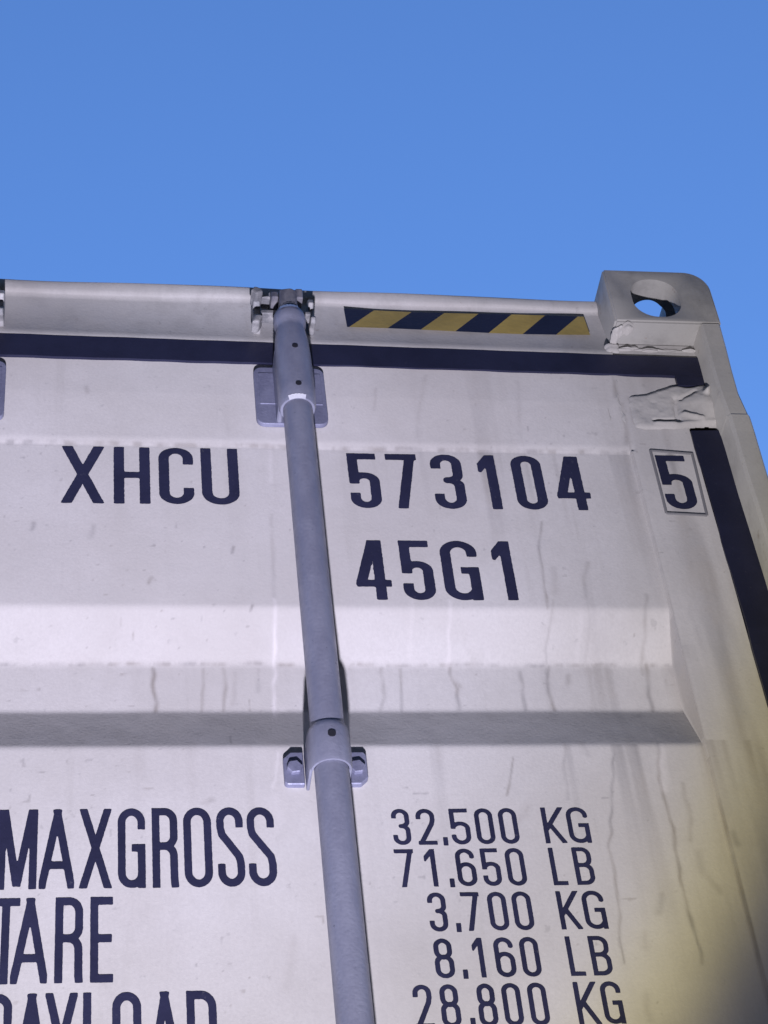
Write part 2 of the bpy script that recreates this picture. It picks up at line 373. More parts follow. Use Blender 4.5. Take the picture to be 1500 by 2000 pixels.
STREAKS = [  # photo-surveyed dirt runs: (pixels..., width m, strength, depth)
    ([(299, 1305), (300, 1350), (307, 1372), (303, 1390)], .0032, .62, .088), ([(397, 1306), (397, 1360), (395, 1390)], .0022, .5, .088), ([(436, 1306), (440, 1345), (437, 1388)], .0030, .42, .088), ([(458, 1315), (456, 1375)], .004, .18, .088), ([(504, 1308), (505, 1350)], .003, .2, .088),
    ([(745, 1305), (750, 1360), (744, 1388)], .0026, .3, .088), ([(783, 1305), (785, 1390)], .0022, .42, .088), ([(877, 1303), (884, 1328), (894, 1345), (895, 1388)], .003, .48, .088), ([(884, 1328), (900, 1340)], .004, .3, .088),
    ([(1016, 1312), (1021, 1350), (1027, 1388)], .003, .42, .088), ([(1071, 1303), (1068, 1330), (1073, 1355), (1083, 1388)], .0032, .62, .088), ([(1112, 1320), (1108, 1335)], .004, .3, .088), ([(1152, 1306), (1158, 1388)], .003, .25, .088), ([(1192, 1310), (1196, 1388)], .003, .25, .088), ([(1262, 1300), (1266, 1340), (1275, 1390)], .0035, .5, .088),
    ([(1058, 1020), (1053, 1060), (1062, 1130), (1069, 1188)], .0022, .5, .052), ([(1082, 1112), (1086, 1160)], .006, .22, .052), ([(1148, 1100), (1140, 1130), (1146, 1168)], .004, .3, .052), ([(1075, 1190), (1069, 1250), (1070, 1300)], .002, .3, .07), ([(1256, 1180), (1260, 1300)], .003, .28, .07), ([(1145, 1190), (1150, 1300)], .003, .14, .07),
    ([(1003, 1478), (998, 1510), (990, 1552)], .0015, .55, .052), ([(1104, 1452), (1103, 1500), (1108, 1560)], .0022, .35, .052), ([(1136, 1450), (1150, 1475)], .004, .25, .052), ([(1030, 1575), (1010, 1610)], .006, .15, .052),
    ([(1287, 1450), (1286, 1520), (1302, 1565), (1316, 1616), (1318, 1656), (1331, 1715), (1342, 1775), (1368, 1850), (1372, 1880)], .0026, .6, .052), ([(1199, 1454), (1196, 1560), (1191, 1655), (1202, 1700), (1210, 1780), (1212, 1835), (1219, 1880)], .0022, .48, .052),
    ([(1333, 1530), (1346, 1592), (1350, 1640)], .004, .3, .052), ([(1365, 1665), (1372, 1700), (1406, 1740)], .006, .25, .052), ([(1295, 1745), (1288, 1780)], .006, .3, .052), ([(1258, 1820), (1262, 1850)], .005, .2, .052), ([(1262, 1940), (1268, 1990)], .005, .2, .052),
    ([(1326, 1000), (1345, 1180), (1375, 1270)], .006, .2, .046), ([(1350, 960), (1370, 1100), (1400, 1240)], .006, .13, .046), ([(1385, 1150), (1410, 1300), (1440, 1420)], .008, .14, .046), ([(1438, 1500), (1470, 1650)], .007, .16, .046), ([(1430, 1625), (1440, 1650)], .006, .4, .046),
    ([(531, 1005), (535, 1110), (537, 1180)], .0035, .22, .052), ([(456, 1068), (453, 1080)], .0025, .5, .052), ([(493, 1200), (489, 1208)], .002, .6, .07), ([(295, 1128), (292, 1138)], .003, .45, .052), ([(65, 1020), (62, 1032)], .004, .4, .052), ([(182, 1025), (176, 1048)], .004, .28, .052),
    ([(830, 735), (820, 790), (815, 850)], .004, .14, .046), ([(735, 760), (730, 800)], .003, .18, .046), ([(950, 740), (952, 850)], .005, .12, .046), ([(1010, 745), (1015, 845)], .004, .14, .046), ([(440, 790), (445, 840)], .006, .1, .046), ([(168, 755), (172, 765)], .004, .3, .046),
    ([(200, 1900), (204, 1925)], .004, .12, .052), ([(415, 1562), (400, 1568)], .005, .3, .052), ([(575, 1830), (560, 1930)], .006, .12, .052),
    ([(1201, 744), (1204, 778)], .004, .45, .046), ([(1213, 790), (1222, 832), (1226, 866)], .005, .42, .046), ([(1228, 778), (1240, 828)], .0035, .5, .046)]
CHALK = [([(534, 1188), (535, 1240), (539, 1300), (537, 1340), (541, 1388)], .0028, .85, .07), ([(528, 870), (529, 940)], .003, .3, .052), ([(546, 1470), (533, 1540)], .0022, .5, .052), ([(536, 1560), (546, 1600)], .010, .25, .052), ([(874, 1190), (878, 1290)], .0028, .5, .07), ([(800, 1190), (802, 1290)], .004, .22, .07), ([(1130, 1190), (1131, 1290)], .003, .25, .07),
         ([(1293, 1458), (1291, 1500), (1300, 1540)], .007, .5, .052), ([(540, 1400), (550, 1385)], .004, .6, .088), ([(1310, 1385), (1326, 1440)], .0018, .35, .06), ([(1265, 1410), (1275, 1440)], .002, .3, .06)]
def door_attrs(X, Z, mirror):
    grime_shade = np.zeros_like(X); chalk = np.zeros_like(X)
    wx = X+(vnoise(X*90, Z*60, 11)-.5)*.0035
    def lay(dst, lst):
        for pts, w, s, dep in lst:
            P = [px(p[0], p[1], dep) for p in pts]
            x0 = min(p[0] for p in P)-4*w; x1 = max(p[0] for p in P)+4*w; z0 = min(p[1] for p in P)-4*w; z1 = max(p[1] for p in P)+4*w
            k = np.where((X > x0) & (X < x1) & (Z > z0) & (Z < z1))[0]
            if not len(k): continue
            d = np.full(len(k), 9.)
            for a, b in zip(P, P[1:]): d = np.minimum(d, seg_dist(wx[k], Z[k], a, b)[0])
            br = .45+.75*vnoise(X[k]*160, Z[k]*55, 21)
            dst[k] = np.maximum(dst[k], .82*s*np.exp(-(d/w)**2*1.3)*np.clip(br, 0, 1))
    if not mirror: lay(grime_shade, STREAKS); lay(chalk, CHALK)
    n1 = fbm(X*95, Z*30+3, 31, 4); n2 = fbm(X*22, Z*22, 41, 3)
    for zc, w, s in ((3.7035, .0040, .36), (3.3485, .0026, .36), (2.577, .003, .5)):
        band = np.exp(-((Z-zc+(n2-.45)*.006)/w)**2)*np.clip((n1-.34)*3.2, 0, 1)*s*(X < 1.045)
        grime_shade = np.maximum(grime_shade, band)
    # dust hanging below the top crease and thin old runs, stronger toward the right post
    run = np.clip(fbm(X*48, Z*2.2, 51, 4)-.50, 0, 1)*2.0*np.clip((X-.45)/.5, .15, 1)
    fall = np.where(Z < 3.705, np.exp(-(3.705-Z)/.22), 0)+np.where(Z < 3.349, .8*np.exp(-(3.349-Z)/.06), 0)+np.where(Z < 3.196, .8*np.exp(-(3.196-Z)/.16), 0)+np.where(Z > 3.705, .35, 0)
    grime_shade = np.maximum(grime_shade, np.clip(run*fall*.85, 0, .4))
    grime_shade = np.maximum(grime_shade, np.where(Z < 3.17, .62, .26)*np.exp(-((X-1.0490-.0008*(n2-.4))/.0016)**2)*np.clip(n2*2.2, .35, 1))
    grime_shade = np.maximum(grime_shade, .34*((X > 1.0476) & (X < 1.0496) & (Z < 3.40) & (Z > 3.20))*np.clip(n2*2.4, .3, 1))  # side wall of the recess: shade painted in as darker colour
    rail = np.clip((X-1.05)/.05, 0, 1)
    grime_shade = np.maximum(grime_shade, rail*np.clip(fbm(X*30, Z*3.2, 61, 4)-.36, 0, 1)*1.05)
    sp = vnoise(X*140, Z*120, 71); grime_shade = np.maximum(grime_shade, np.clip((sp-.93)*6, 0, .3)*(vnoise(X*9, Z*9, 72) > .5))
    return np.clip(grime_shade, 0, .8), chalk
def make_door(mirror):
    if mirror:
        xs = np.unique(np.round(np.concatenate([np.linspace(.006, 1.1435, 60), [.061, .0625, .0638, 1.0475, 1.0484, 1.0495, 1.056]]), 5))
        zs = np.unique(np.round(np.concatenate([np.linspace(ZB, ZT, 140), [3.7, 3.7115]]), 5))
    else:
        xs = np.unique(np.round(np.concatenate([np.linspace(.006, .15, 20), np.arange(.15, 1.1435, .0022), [1.0475, 1.0481, 1.0487, 1.0495, 1.1435]]), 5))
        zs = np.unique(np.round(np.concatenate([np.linspace(ZB, 2.74, 90), np.arange(2.74, ZT, .0022), [ZT]]), 5))
    Xg, Zg = np.meshgrid(xs, zs); X = Xg.ravel(); Z = Zg.ravel()
    Y = door_depth(X, Z); gr, ch = door_attrs(X, Z, mirror)
    nx, nz = len(xs), len(zs)
    co = np.stack([-X if mirror else X, Y, Z], 1)
    i = np.arange(nx-1)[None, :]+nx*np.arange(nz-1)[:, None]; i = i.ravel()
    F = np.stack([i, i+1, i+nx+1, i+nx], 1)
    if mirror: F = F[:, ::-1]
    # returns to the sides and a back sheet give the leaf its thickness
    n0 = len(co); sx = -1 if mirror else 1
    ring = list(range(nx))+[nx-1+nx*k for k in range(1, nz)]+[nx*(nz-1)+k for k in range(nx-2, -1, -1)]+[nx*k for k in range(nz-2, 0, -1)]
    back = co[ring].copy(); back[:, 1] = .098
    co = np.vstack([co, back]); m = len(ring); q = []
    for k in range(m):
        a, b_ = ring[k], ring[(k+1) % m]; q.append((a, n0+k, n0+(k+1) % m, b_) if not mirror else (b_, n0+(k+1) % m, n0+k, a))
    F = np.vstack([F, np.array(q)])
    me = bpy.data.meshes.new('door')
    nf = len(F); me.vertices.add(len(co)); me.vertices.foreach_set('co', co.ravel().astype(np.float32))
    lp = list(range(n0, n0+m)); lp = lp[::-1] if not mirror else lp
    me.loops.add(nf*4+m); me.loops.foreach_set('vertex_index', np.concatenate([F.ravel(), np.array(lp)]).astype(np.int32))
    me.polygons.add(nf+1); me.polygons.foreach_set('loop_start', np.arange(0, nf*4+1, 4).astype(np.int32))
    me.update(calc_edges=True); me.validate()
    me.polygons.foreach_set('use_smooth', np.ones(len(me.polygons), bool)); me.set_sharp_from_angle(angle=R(60))
    for nm, arr in (('grime_shade', gr), ('chalk', ch)):
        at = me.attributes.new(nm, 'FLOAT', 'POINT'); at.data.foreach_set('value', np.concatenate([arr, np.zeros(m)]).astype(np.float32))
    return link('door', me, M_door, box)
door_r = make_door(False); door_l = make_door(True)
def dy(x, z): return float(door_depth(np.array([x]), np.array([z]))[0])

# ------------------------------------------------------------------ gasket bands round the doors
def band_strip(name, path_rows, parent, material=M_band):
    """rows of (x_left, z_left, y_left, x_right, z_right, y_right)"""
    bm = bmesh.new(); rows = [[bm.verts.new((r[0], r[2], r[1])), bm.verts.new((r[3], r[5], r[4]))] for r in path_rows]
    for a, b_ in zip(rows, rows[1:]): bm.faces.new((a[0], a[1], b_[1], b_[0]))
    r = bmesh.ops.extrude_face_region(bm, geom=list(bm.faces))
    bmesh.ops.translate(bm, verts=[v for v in r['geom'] if isinstance(v, bmesh.types.BMVert)], vec=(0, .012, 0))
    return obj(name, bm, material, parent)
for dr, s in ((door_r, 1), (door_l, -1)):
    rows = []
    for x in np.linspace(.004, 1.1895, 70):
        t = (x-.16)/1.03; top = 3.9103-.0125*t; bot = 3.8660-.0092*t
        j = .0007*math.sin(x*40)+.0006*math.sin(x*97)
        rows.append((s*x, top+j*.3, YD-.0042, s*x, bot+j*.5, YD-.0042))
    gk = band_strip('door_gasket', rows, dr); 
    bm = bmesh.new(); add_box(bm, *sorted((s*1.1435, s*1.1880)), YD-.0042, YD+.008, 3.8370, 3.8575); obj('door_gasket', bm, M_band, dr)
    rows = []
    for z in np.linspace(3.743 if s > 0 else 3.85, ZB, 80):
        j = .0008*math.sin(z*30)+.0005*math.sin(z*71)
        rows.append((s*(1.1437+j), z, YD-.0040+.001*math.sin(z*9), s*(1.1886+j), z+.002, YD-.0040+.001*math.sin(z*9)))
    band_strip('door_gasket', rows, dr)
    # bent sheet patch over the top hinge corner
    if s > 0:
        gx = np.arange(1.030, 1.1895, .0016); gz = np.arange(3.728, 3.8605, .0016); X, Z = np.meshgrid(gx, gz); X = X.ravel(); Z = Z.ravel()
        def Lp(*p): return [px(a, b_, YD) for a, b_ in p]
        def ln(pts, w):
            P = Lp(*pts); d = np.full(len(X), 9.); 
            for a, b_ in zip(P, P[1:]): d = np.minimum(d, seg_dist(X+(vnoise(X*120, Z*120, 5)-.5)*.003, Z, a, b_)[0])
            return np.exp(-(d/w)**2)
        def inside(poly):
            P = Lp(*poly); r = np.zeros(len(X), bool); n = len(P)
            for i in range(n):
                (ax, az), (bx, bz) = P[i], P[(i+1) % n]
                c = ((az > Z) != (bz > Z)) & (X < (bx-ax)*(Z-az)/(bz-az+1e-12)+ax); r ^= c
            return r
        h = np.full(len(X), -.004)
        plate = inside([(1228, 774), (1262, 772), (1320, 754), (1352, 760), (1420, 740), (1424, 812), (1400, 828), (1330, 836), (1280, 838), (1242, 836), (1234, 810)])
        h = np.where(plate, .0012, h)
        # soften the plate edge a little (blur on the grid)
        H = h.reshape(len(gz), len(gx))
        for _ in range(6): H = (np.roll(H, 1, 0)+np.roll(H, -1, 0)+np.roll(H, 1, 1)+np.roll(H, -1, 1)+H)/5
        h = H.ravel()
        h = h-.005*ln([(1318, 782), (1320, 800), (1325, 824)], .0042)-.0035*ln([(1328, 783), (1354, 771)], .003)
        h = h+.0022*ln([(1282, 829), (1330, 829), (1400, 828), (1416, 814)], .0035)-.004*ln([(1278, 823), (1325, 822)], .0025)
        h = h+.004*ln([(1336, 812), (1368, 822)], .0040)
        bx, bz = px(1382, 792, YD); h = h+.011*np.exp(-((X-bx)/.027)**2-((Z-bz)/.030)**2)
        h = h+.010*ln([(1399, 744), (1376, 777)], .0035)-.004*ln([(1398, 718), (1390, 740), (1377, 753)], .003)
        h = h-.006*ln([(1412, 770), (1410, 792), (1404, 806)], .003)
        h = h+.0035*ln([(1204, 744), (1206, 778), (1224, 832)], .003)
        h = h+(fbm(X*70, Z*70, 9, 3)-.45)*.003
        h = np.where((X > 1.136) & (Z > px(1350, 757, YD)[1]), -.012, h)
        bm = bmesh.new(); nx = len(gx)
        vs = [bm.verts.new((X[i], YD-.002-h[i], Z[i])) for i in range(len(X))]
        for j in range(len(gz)-1):
            for i in range(nx-1):
                k = [j*nx+i, j*nx+i+1, (j+1)*nx+i+1, (j+1)*nx+i]
                if max(h[q] for q in k) > -.0028: bm.faces.new([vs[q] for q in k])
        bmesh.ops.delete(bm, geom=[v for v in bm.verts if not v.link_faces], context='VERTS')
        for f in bm.faces: f.smooth = True
        o = obj('hinge_patch', bm, M_head, door_r); o['label'] = 'crumpled patch of sheet metal over the top hinge corner'
        # torn light flap at the end of the top band
        bm = bmesh.new(); F = [(1366, 690), (1380, 686), (1386, 702), (1396, 718), (1388, 742), (1378, 754), (1370, 726)]
        P = [px(a, b_, YD-.004) for a, b_ in F]; vs = [bm.verts.new((p[0], YD-.006-.004*math.sin(i*1.7), p[1])) for i, p in enumerate(P)]
        c = bm.verts.new((sum(v.co.x for v in vs)/len(vs), YD-.012, sum(v.co.z for v in vs)/len(vs)))
        for i in range(len(vs)): bm.faces.new((vs[i], vs[(i+1) % len(vs)], c))
        r = bmesh.ops.extrude_face_region(bm, geom=list(bm.faces)); bmesh.ops.translate(bm, verts=[v for v in r['geom'] if isinstance(v, bmesh.types.BMVert)], vec=(0, .004, 0))
        obj('torn_flap', bm, M_head, door_r, True)
        # long sealing fold that runs along the post from the torn corner downwards
    for zc in (3.80, 2.945, 2.05, 1.45):
        if s > 0 and zc == 3.80: continue
        bm = bmesh.new()
        add_box(bm, *sorted((s*1.084, s*1.150)), .037, YD+.003, zc-.045, zc+.045, .004)
        add_tube(bm, (s*1.156, .030, zc-.05), (s*1.156, .030, zc+.05), .012)
        add_box(bm, *sorted((s*1.160, s*1.200)), .018, .040, zc-.028, zc+.028, .004)
        obj('hinge', bm, M_cast, dr)

# ------------------------------------------------------------------ lettering: stroke glyphs cut out as thin painted sheets
def arc(cx, cy, rx, ry, a0, a1, n=14): return [(cx+rx*math.cos(R(a0+(a1-a0)*i/n)), cy+ry*math.sin(R(a0+(a1-a0)*i/n))) for i in range(n+1)]
def glyph(ch, w, h):
    """centre-line strokes in stroke-width units: each entry is a list of points; closed ones end where they start"""
    l, r, b, t = .5, w-.5, .5, h-.5; m = h/2; c = w/2; R1 = min((r-l)/2, 1.7); ry = min(R1*1.15, h/5)
    ring = lambda l, r, b, t: arc(r-R1, t-ry, R1, ry, 0, 90)+arc(l+R1, t-ry, R1, ry, 90, 180)+arc(l+R1, b+ry, R1, ry, 180, 270)+arc(r-R1, b+ry, R1, ry, 270, 360)
    if ch == 'H': return [[(l, 0), (l, h)], [(r, 0), (r, h)], [(l, m), (r, m)]]
    if ch == 'U': return [[(l, h)]+arc(l+R1, b+ry, R1, ry, 180, 270)+arc(r-R1, b+ry, R1, ry, 270, 360)+[(r, h)]]
    if ch == 'L': return [[(l, 0), (l, h)], [(l, b), (w, b)]]
    if ch == 'T': return [[(0, t), (w, t)], [(c, 0), (c, h)]]
    if ch == 'E': return [[(l, 0), (l, h)], [(l, b), (w, b)], [(l, t), (w, t)], [(l, m+.1), (w-.15, m+.1)]]
    if ch == 'X': return [[(l-.25, -1), (r+.25, h+1)], [(r+.25, -1), (l-.25, h+1)]]
    if ch == 'A': return [[(l-.45, -1.2), (c+.12, h)], [(r+.45, -1.2), (c-.12, h)], [(l+.4, h*.29), (r-.4, h*.29)]]
    if ch == 'Y': return [[(c, 0), (c, h*.45)], [(c, h*.42), (l-.35, h+1)], [(c, h*.42), (r+.35, h+1)]]
    if ch == 'K': return [[(l, 0), (l, h)], [(l, h*.36), (r+.5, h+1)], [(l+(r-l)*.30, h*.50), (r+.32, -1)]]
    if ch == 'M': return [[(l, 0), (l, h)], [(r, 0), (r, h)], [(l+.1, h+.6), (c, .4)], [(r-.1, h+.6), (c, .4)]]
    if ch == 'O' or ch == '0': p = ring(l, r, b, t); return [p+[p[0]]]
    if ch == 'C': return [[(r, h*.70)]+arc(r-R1, t-ry, R1, ry, 0, 90)+arc(l+R1, t-ry, R1, ry, 90, 180)+arc(l+R1, b+ry, R1, ry, 180, 270)+arc(r-R1, b+ry, R1, ry, 270, 360)+[(r, h*.28)]]
    if ch == 'G': return [[(r, h*.73)]+arc(r-R1, t-ry, R1, ry, 0, 90)+arc(l+R1, t-ry, R1, ry, 90, 180)+arc(l+R1, b+ry, R1, ry, 180, 270)+arc(r-R1, b+ry, R1, ry, 270, 340), [(r, 0), (r, m+.0)], [(c+.0, m-.05), (w, m-.05)]]
    if ch == 'D': return [[(l, 0), (l, h)], [(0, t)]+arc(r-R1, t-ry, R1, ry, 90, 0)+arc(r-R1, b+ry, R1, ry, 0, -90)+[(0, b)]]
    if ch == 'P': return [[(l, 0), (l, h)], [(0, t)]+arc(r-R1, t-ry, R1, ry, 90, 0)+arc(r-R1, h*.46+ry, R1, ry, 0, -90)+[(l, h*.46)]]
    if ch == 'R': return [[(l, 0), (l, h)], [(0, t)]+arc(r-R1, t-ry, R1, ry, 90, 0)+arc(r-R1, m+.15+ry, R1, ry, 0, -90)+[(l, m+.15)], [(c-.3, m+.15)]+arc(r-R1, m+.15-ry, R1-.05, ry, 90, 0)+[(r-.03, 1), (r+.06, 0)]]
    if ch == 'B': return [[(l, 0), (l, h)], [(0, t)]+arc(r-.08-R1, t-ry, R1, ry, 90, 0)+arc(r-.08-R1, m+.25+ry, R1, ry, 0, -90)+[(l, m+.25)], [(l, m+.25)]+arc(r-R1, m+.25-ry, R1, ry, 90, 0)+arc(r-R1, b+ry, R1, ry, 0, -90)+[(0, b)]]
    if ch == 'S': return [[(r, h*.74)]+arc(r-R1, t-ry, R1, ry, 0, 90)+arc(l+R1, t-ry, R1, ry, 90, 180)+[(l, h*.74), (l+.18, h*.65), (r-.18, h*.37), (r, h*.28)]+arc(r-R1, b+ry, R1, ry, 0, -90)+arc(l+R1, b+ry, R1, ry, 270, 180)+[(l, h*.28)]]
    if ch == '1': return [[(r-.02, 0), (r-.02, h)], [(r-.1, t+.15), (-.2, h*.70)]]
    if ch == '2': return [[(l, h*.72)]+arc(l+R1, t-ry, R1, ry, 180, 90)+arc(r-R1, t-ry, R1, ry, 90, 0)+[(r, h*.70), (r-.25, h*.58), (l+.1, .35)], [(0, b), (w, b)]]
    if ch == '3': return [[(l, h*.74)]+arc(l+R1, t-ry, R1, ry, 180, 90)+arc(r-R1, t-ry, R1, ry, 90, 0)+arc(r-R1, m+.2+ry*.8, R1, ry*.8, 0, -90)+[(c-.15, m+.2)], [(c-.15, m+.2)]+arc(r-R1, m+.2-ry*.8, R1, ry*.8, 90, 0)+arc(r-R1, b+ry, R1, ry, 0, -90)+arc(l+R1, b+ry, R1, ry, 270, 180)+[(l, h*.27)]]
    if ch == '4': return [[(r-.55, 0), (r-.55, h)], [(r-.75, h+.6), (l-.1, h*.24)], [(0, h*.27), (w, h*.27)]]
    if ch == '5': return [[(l+.05, t), (w-.15, t)], [(l+.02, h), (l+.02, h*.44)], [(l, h*.50)]+arc(l+R1, h*.60-ry+.1, R1, ry*.85, 150, 90)+arc(r-R1, h*.60-ry+.1, R1, ry*.85, 90, 0)+arc(r-R1, b+ry, R1, ry, 0, -90)+arc(l+R1, b+ry, R1, ry, 270, 180)+[(l, h*.27)]]
    if ch == '6': return [[(r-.05, h*.76)]+arc(r-R1-.05, t-ry, R1, ry, 0, 90)+arc(l+R1, t-ry, R1, ry, 90, 180)+[(l, m)]+arc(l+R1, b+ry, R1, ry, 180, 270)+arc(r-R1, b+ry, R1, ry, 270, 360)+arc(r-R1, h*.58-ry, R1, ry, 0, 90)+arc(l+R1, h*.58-ry, R1, ry, 90, 160)]
    if ch == '7': return [[(0, t), (w, t)], [(r-.08, h), (l+w*.17, -1)]]
    if ch == '8':
        p = ring(l, r, b, m+.35); q = ring(l+.1, r-.1, m+.2, t); return [p+[p[0]], q+[q[0]]]
    if ch == ',': return [[(c-.02, -.25), (c+.02, h)]]
    return []
def letters(name, items, sx, sz, parent, cell=None, material=M_ink, depth=None):
    """items: (char, x0, x1, z0, z1) in metres on the door"""
    verts, faces = [], []
    for ch, x0, x1, z0, z1 in items:
        w = (x1-x0)/sx; h = (z1-z0)/sz
        n_per = 7.0 if cell is None else cell
        pad = .5; nx = int((w+2*pad)*n_per)+1; nz = int((h+2*pad)*n_per)+1
        ux = np.linspace(-pad, w+pad, nx); uz = np.linspace(-pad, h+pad, nz); U, V = np.meshgrid(ux, uz)
        D = np.full(U.shape, 9.)
        hw = .5
        for st in glyph(ch, w, h):
            closed = len(st) > 2 and math.hypot(st[0][0]-st[-1][0], st[0][1]-st[-1][1]) < 1e-6
            for i in range(len(st)-1):
                a, b = st[i], st[i+1]; dx, dz = b[0]-a[0], b[1]-a[1]; ln = math.hypot(dx, dz)
                if ln < 1e-9: continue
                ex, ez = dx/ln, dz/ln; s = (U-a[0])*ex+(V-a[1])*ez; q = abs(-(U-a[0])*ez+(V-a[1])*ex)
                d = np.maximum(np.maximum(-s, s-ln), q-hw)
                D = np.minimum(D, d)
                if i > 0 or closed: D = np.minimum(D, np.hypot(U-a[0], V-a[1])-hw)
        D = np.maximum(D, np.maximum(-V-(.25 if ch == ',' else 0), V-h))
        if ch in 'AXKMYR4712': D = np.maximum(D, np.maximum(-U-.05, U-w-.05))
        D = D+(vnoise(U*3+x0*999, V*3+z0*777, 4)-.5)*.035+(vnoise(U*9+x0*999, V*9, 6)-.5)*.04
        idx = {}
        def vert(key, u, v):
            if key not in idx:
                idx[key] = len(verts); X = x0+u*sx; Z = z0+v*sz; verts.append((X, Z))
            return idx[key]
        ins = D < 0
        for j in range(nz-1):
            for i in range(nx-1):
                cs = [(i, j), (i+1, j), (i+1, j+1), (i, j+1)]; k = [ins[c[1], c[0]] for c in cs]
                if not any(k): continue
                poly = []
                for a in range(4):
                    p, q = cs[a], cs[(a+1) % 4]
                    if k[a]: poly.append(vert(p, ux[p[0]], uz[p[1]]))
                    if k[a] != k[(a+1) % 4]:
                        dp, dq = D[p[1], p[0]], D[q[1], q[0]]; t = dp/(dp-dq); pq = (min(p, q), max(p, q))
                        poly.append(vert(pq, ux[p[0]]+(ux[q[0]]-ux[p[0]])*t, uz[p[1]]+(uz[q[1]]-uz[p[1]])*t))
                if len(poly) >= 3: faces.append(poly)
    A = np.array(verts); Y = door_depth(A[:, 0], A[:, 1])-.0007
    me = bpy.data.meshes.new(name); me.from_pydata([(a[0], y, a[1]) for a, y in zip(A, Y)], [], faces); me.update()
    for p in me.polygons: p.use_smooth = True
    return link(name, me, material, parent)
def row(chars, y_mid, z0, z1, depth=.052):
    out = []
    for ch, a, b in chars:
        xa, xb = px(a, y_mid, depth)[0], px(b, y_mid, depth)[0]
        if ch == ',': out.append((ch, xa+.0005, xb-.0005, z0, z0+(z1-z0)*.20))
        else: out.append((ch, xa, xb, z0, z1))
    return out
letters('owner_code', row([('X', 118, 205), ('H', 222, 293), ('C', 310, 378), ('U', 393, 466)], 928, 3.5915, 3.6970),   .0141, .0110, door_r)
letters('serial_number', row([('5', 682, 742), ('7', 758, 819), ('3', 845, 906), ('1', 938, 973), ('0', 1003, 1062), ('4', 1083, 1147)], 940, 3.5905, 3.6940),   .0141, .0110, door_r)
bx = [px(1292, 945, YD)[0], px(1352, 945, YD)[0]]
letters('check_digit', [('5', bx[0], bx[1], 3.5895, 3.6935)],   .0141, .0110, door_r)
letters('size_code', row([('4', 694, 762), ('5', 784, 846), ('G', 864, 936), ('1', 966, 1003)], 1115, 3.4270, 3.5310),  .0141, .0112, door_r)
letters('gross_mass_heading', row([('M', -4, 73), ('A', 78, 145), ('X', 154, 219), ('G', 230, 284), ('R', 297, 347.5), ('O', 359, 414), ('S', 424, 476.5), ('S', 484, 538)], 1658, 2.9975, 3.1045), .0088, .0098, door_r)
letters('tare_heading', row([('T', -18, 37.5), ('A', 23, 93), ('R', 107, 162), ('E', 176, 221)], 1840, 2.8795, 2.9860), .0088, .0098, door_r)
letters('payload_heading', row([('P', -30, 24), ('A', 28, 96), ('Y', 89, 151), ('L', 162, 208), ('O', 219, 276), ('A', 287, 356), ('D', 364, 423)], 1970, 2.7600, 2.8675), .0088, .0098, door_r)
letters('gross_mass_figures', row([('3', 766, 801), ('2', 814, 851), (',', 862, 872), ('5', 880, 918), ('0', 929, 965), ('0', 976, 1012)], 1614, 3.0520, 3.1020), .0058, .0050, door_r, 6)
letters('gross_mass_unit', row([('K', 1061, 1105), ('G', 1109, 1151)], 1614, 3.0520, 3.1020), .0058, .0050, door_r, 6)
letters('gross_mass_figures', row([('7', 773, 811), ('1', 831, 853), (',', 875, 885), ('6', 892, 930), ('5', 942, 978), ('0', 990, 1027)], 1698, 2.9945, 3.0455), .0058, .0050, door_r, 6)
letters('gross_mass_unit', row([('L', 1077, 1106), ('B', 1123, 1160)], 1698, 2.9945, 3.0455), .0058, .0050, door_r, 6)
letters('tare_figures', row([('3', 837, 873), (',', 887, 898), ('7', 903, 940), ('0', 955, 992), ('0', 1003, 1041)], 1784, 2.9355, 2.9860), .0058, .0050, door_r, 6)
letters('tare_unit', row([('K', 1092, 1136), ('G', 1141, 1184)], 1784, 2.9355, 2.9860), .0058, .0050, door_r, 6)
letters('tare_figures', row([('8', 848, 886), (',', 900, 911), ('1', 925, 946), ('6', 967, 1006), ('0', 1018, 1055)], 1874, 2.8760, 2.9260), .0058, .0050, door_r, 6)
letters('tare_unit', row([('L', 1110, 1140), ('B', 1155, 1194)], 1874, 2.8760, 2.9260), .0058, .0050, door_r, 6)
letters('payload_figures', row([('2', 808, 845), ('8', 860, 898), (',', 914, 925), ('8', 933, 970), ('0', 983, 1020), ('0', 1034, 1071)], 1966, 2.8160, 2.8680), .0058, .0050, door_r, 6)
letters('payload_unit', row([('K', 1126, 1172), ('G', 1178, 1218)], 1966, 2.8160, 2.8680), .0058, .0050, door_r, 6)
# raised weld-bead box round the check digit
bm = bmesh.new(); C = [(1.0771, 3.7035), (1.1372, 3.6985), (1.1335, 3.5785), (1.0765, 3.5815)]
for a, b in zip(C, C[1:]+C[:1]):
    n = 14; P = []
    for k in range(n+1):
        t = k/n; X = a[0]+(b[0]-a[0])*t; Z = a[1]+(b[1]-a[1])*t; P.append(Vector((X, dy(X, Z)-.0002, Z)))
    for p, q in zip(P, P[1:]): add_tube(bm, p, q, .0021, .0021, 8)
obj('check_digit_border', bm, M_bord, door_r, True)

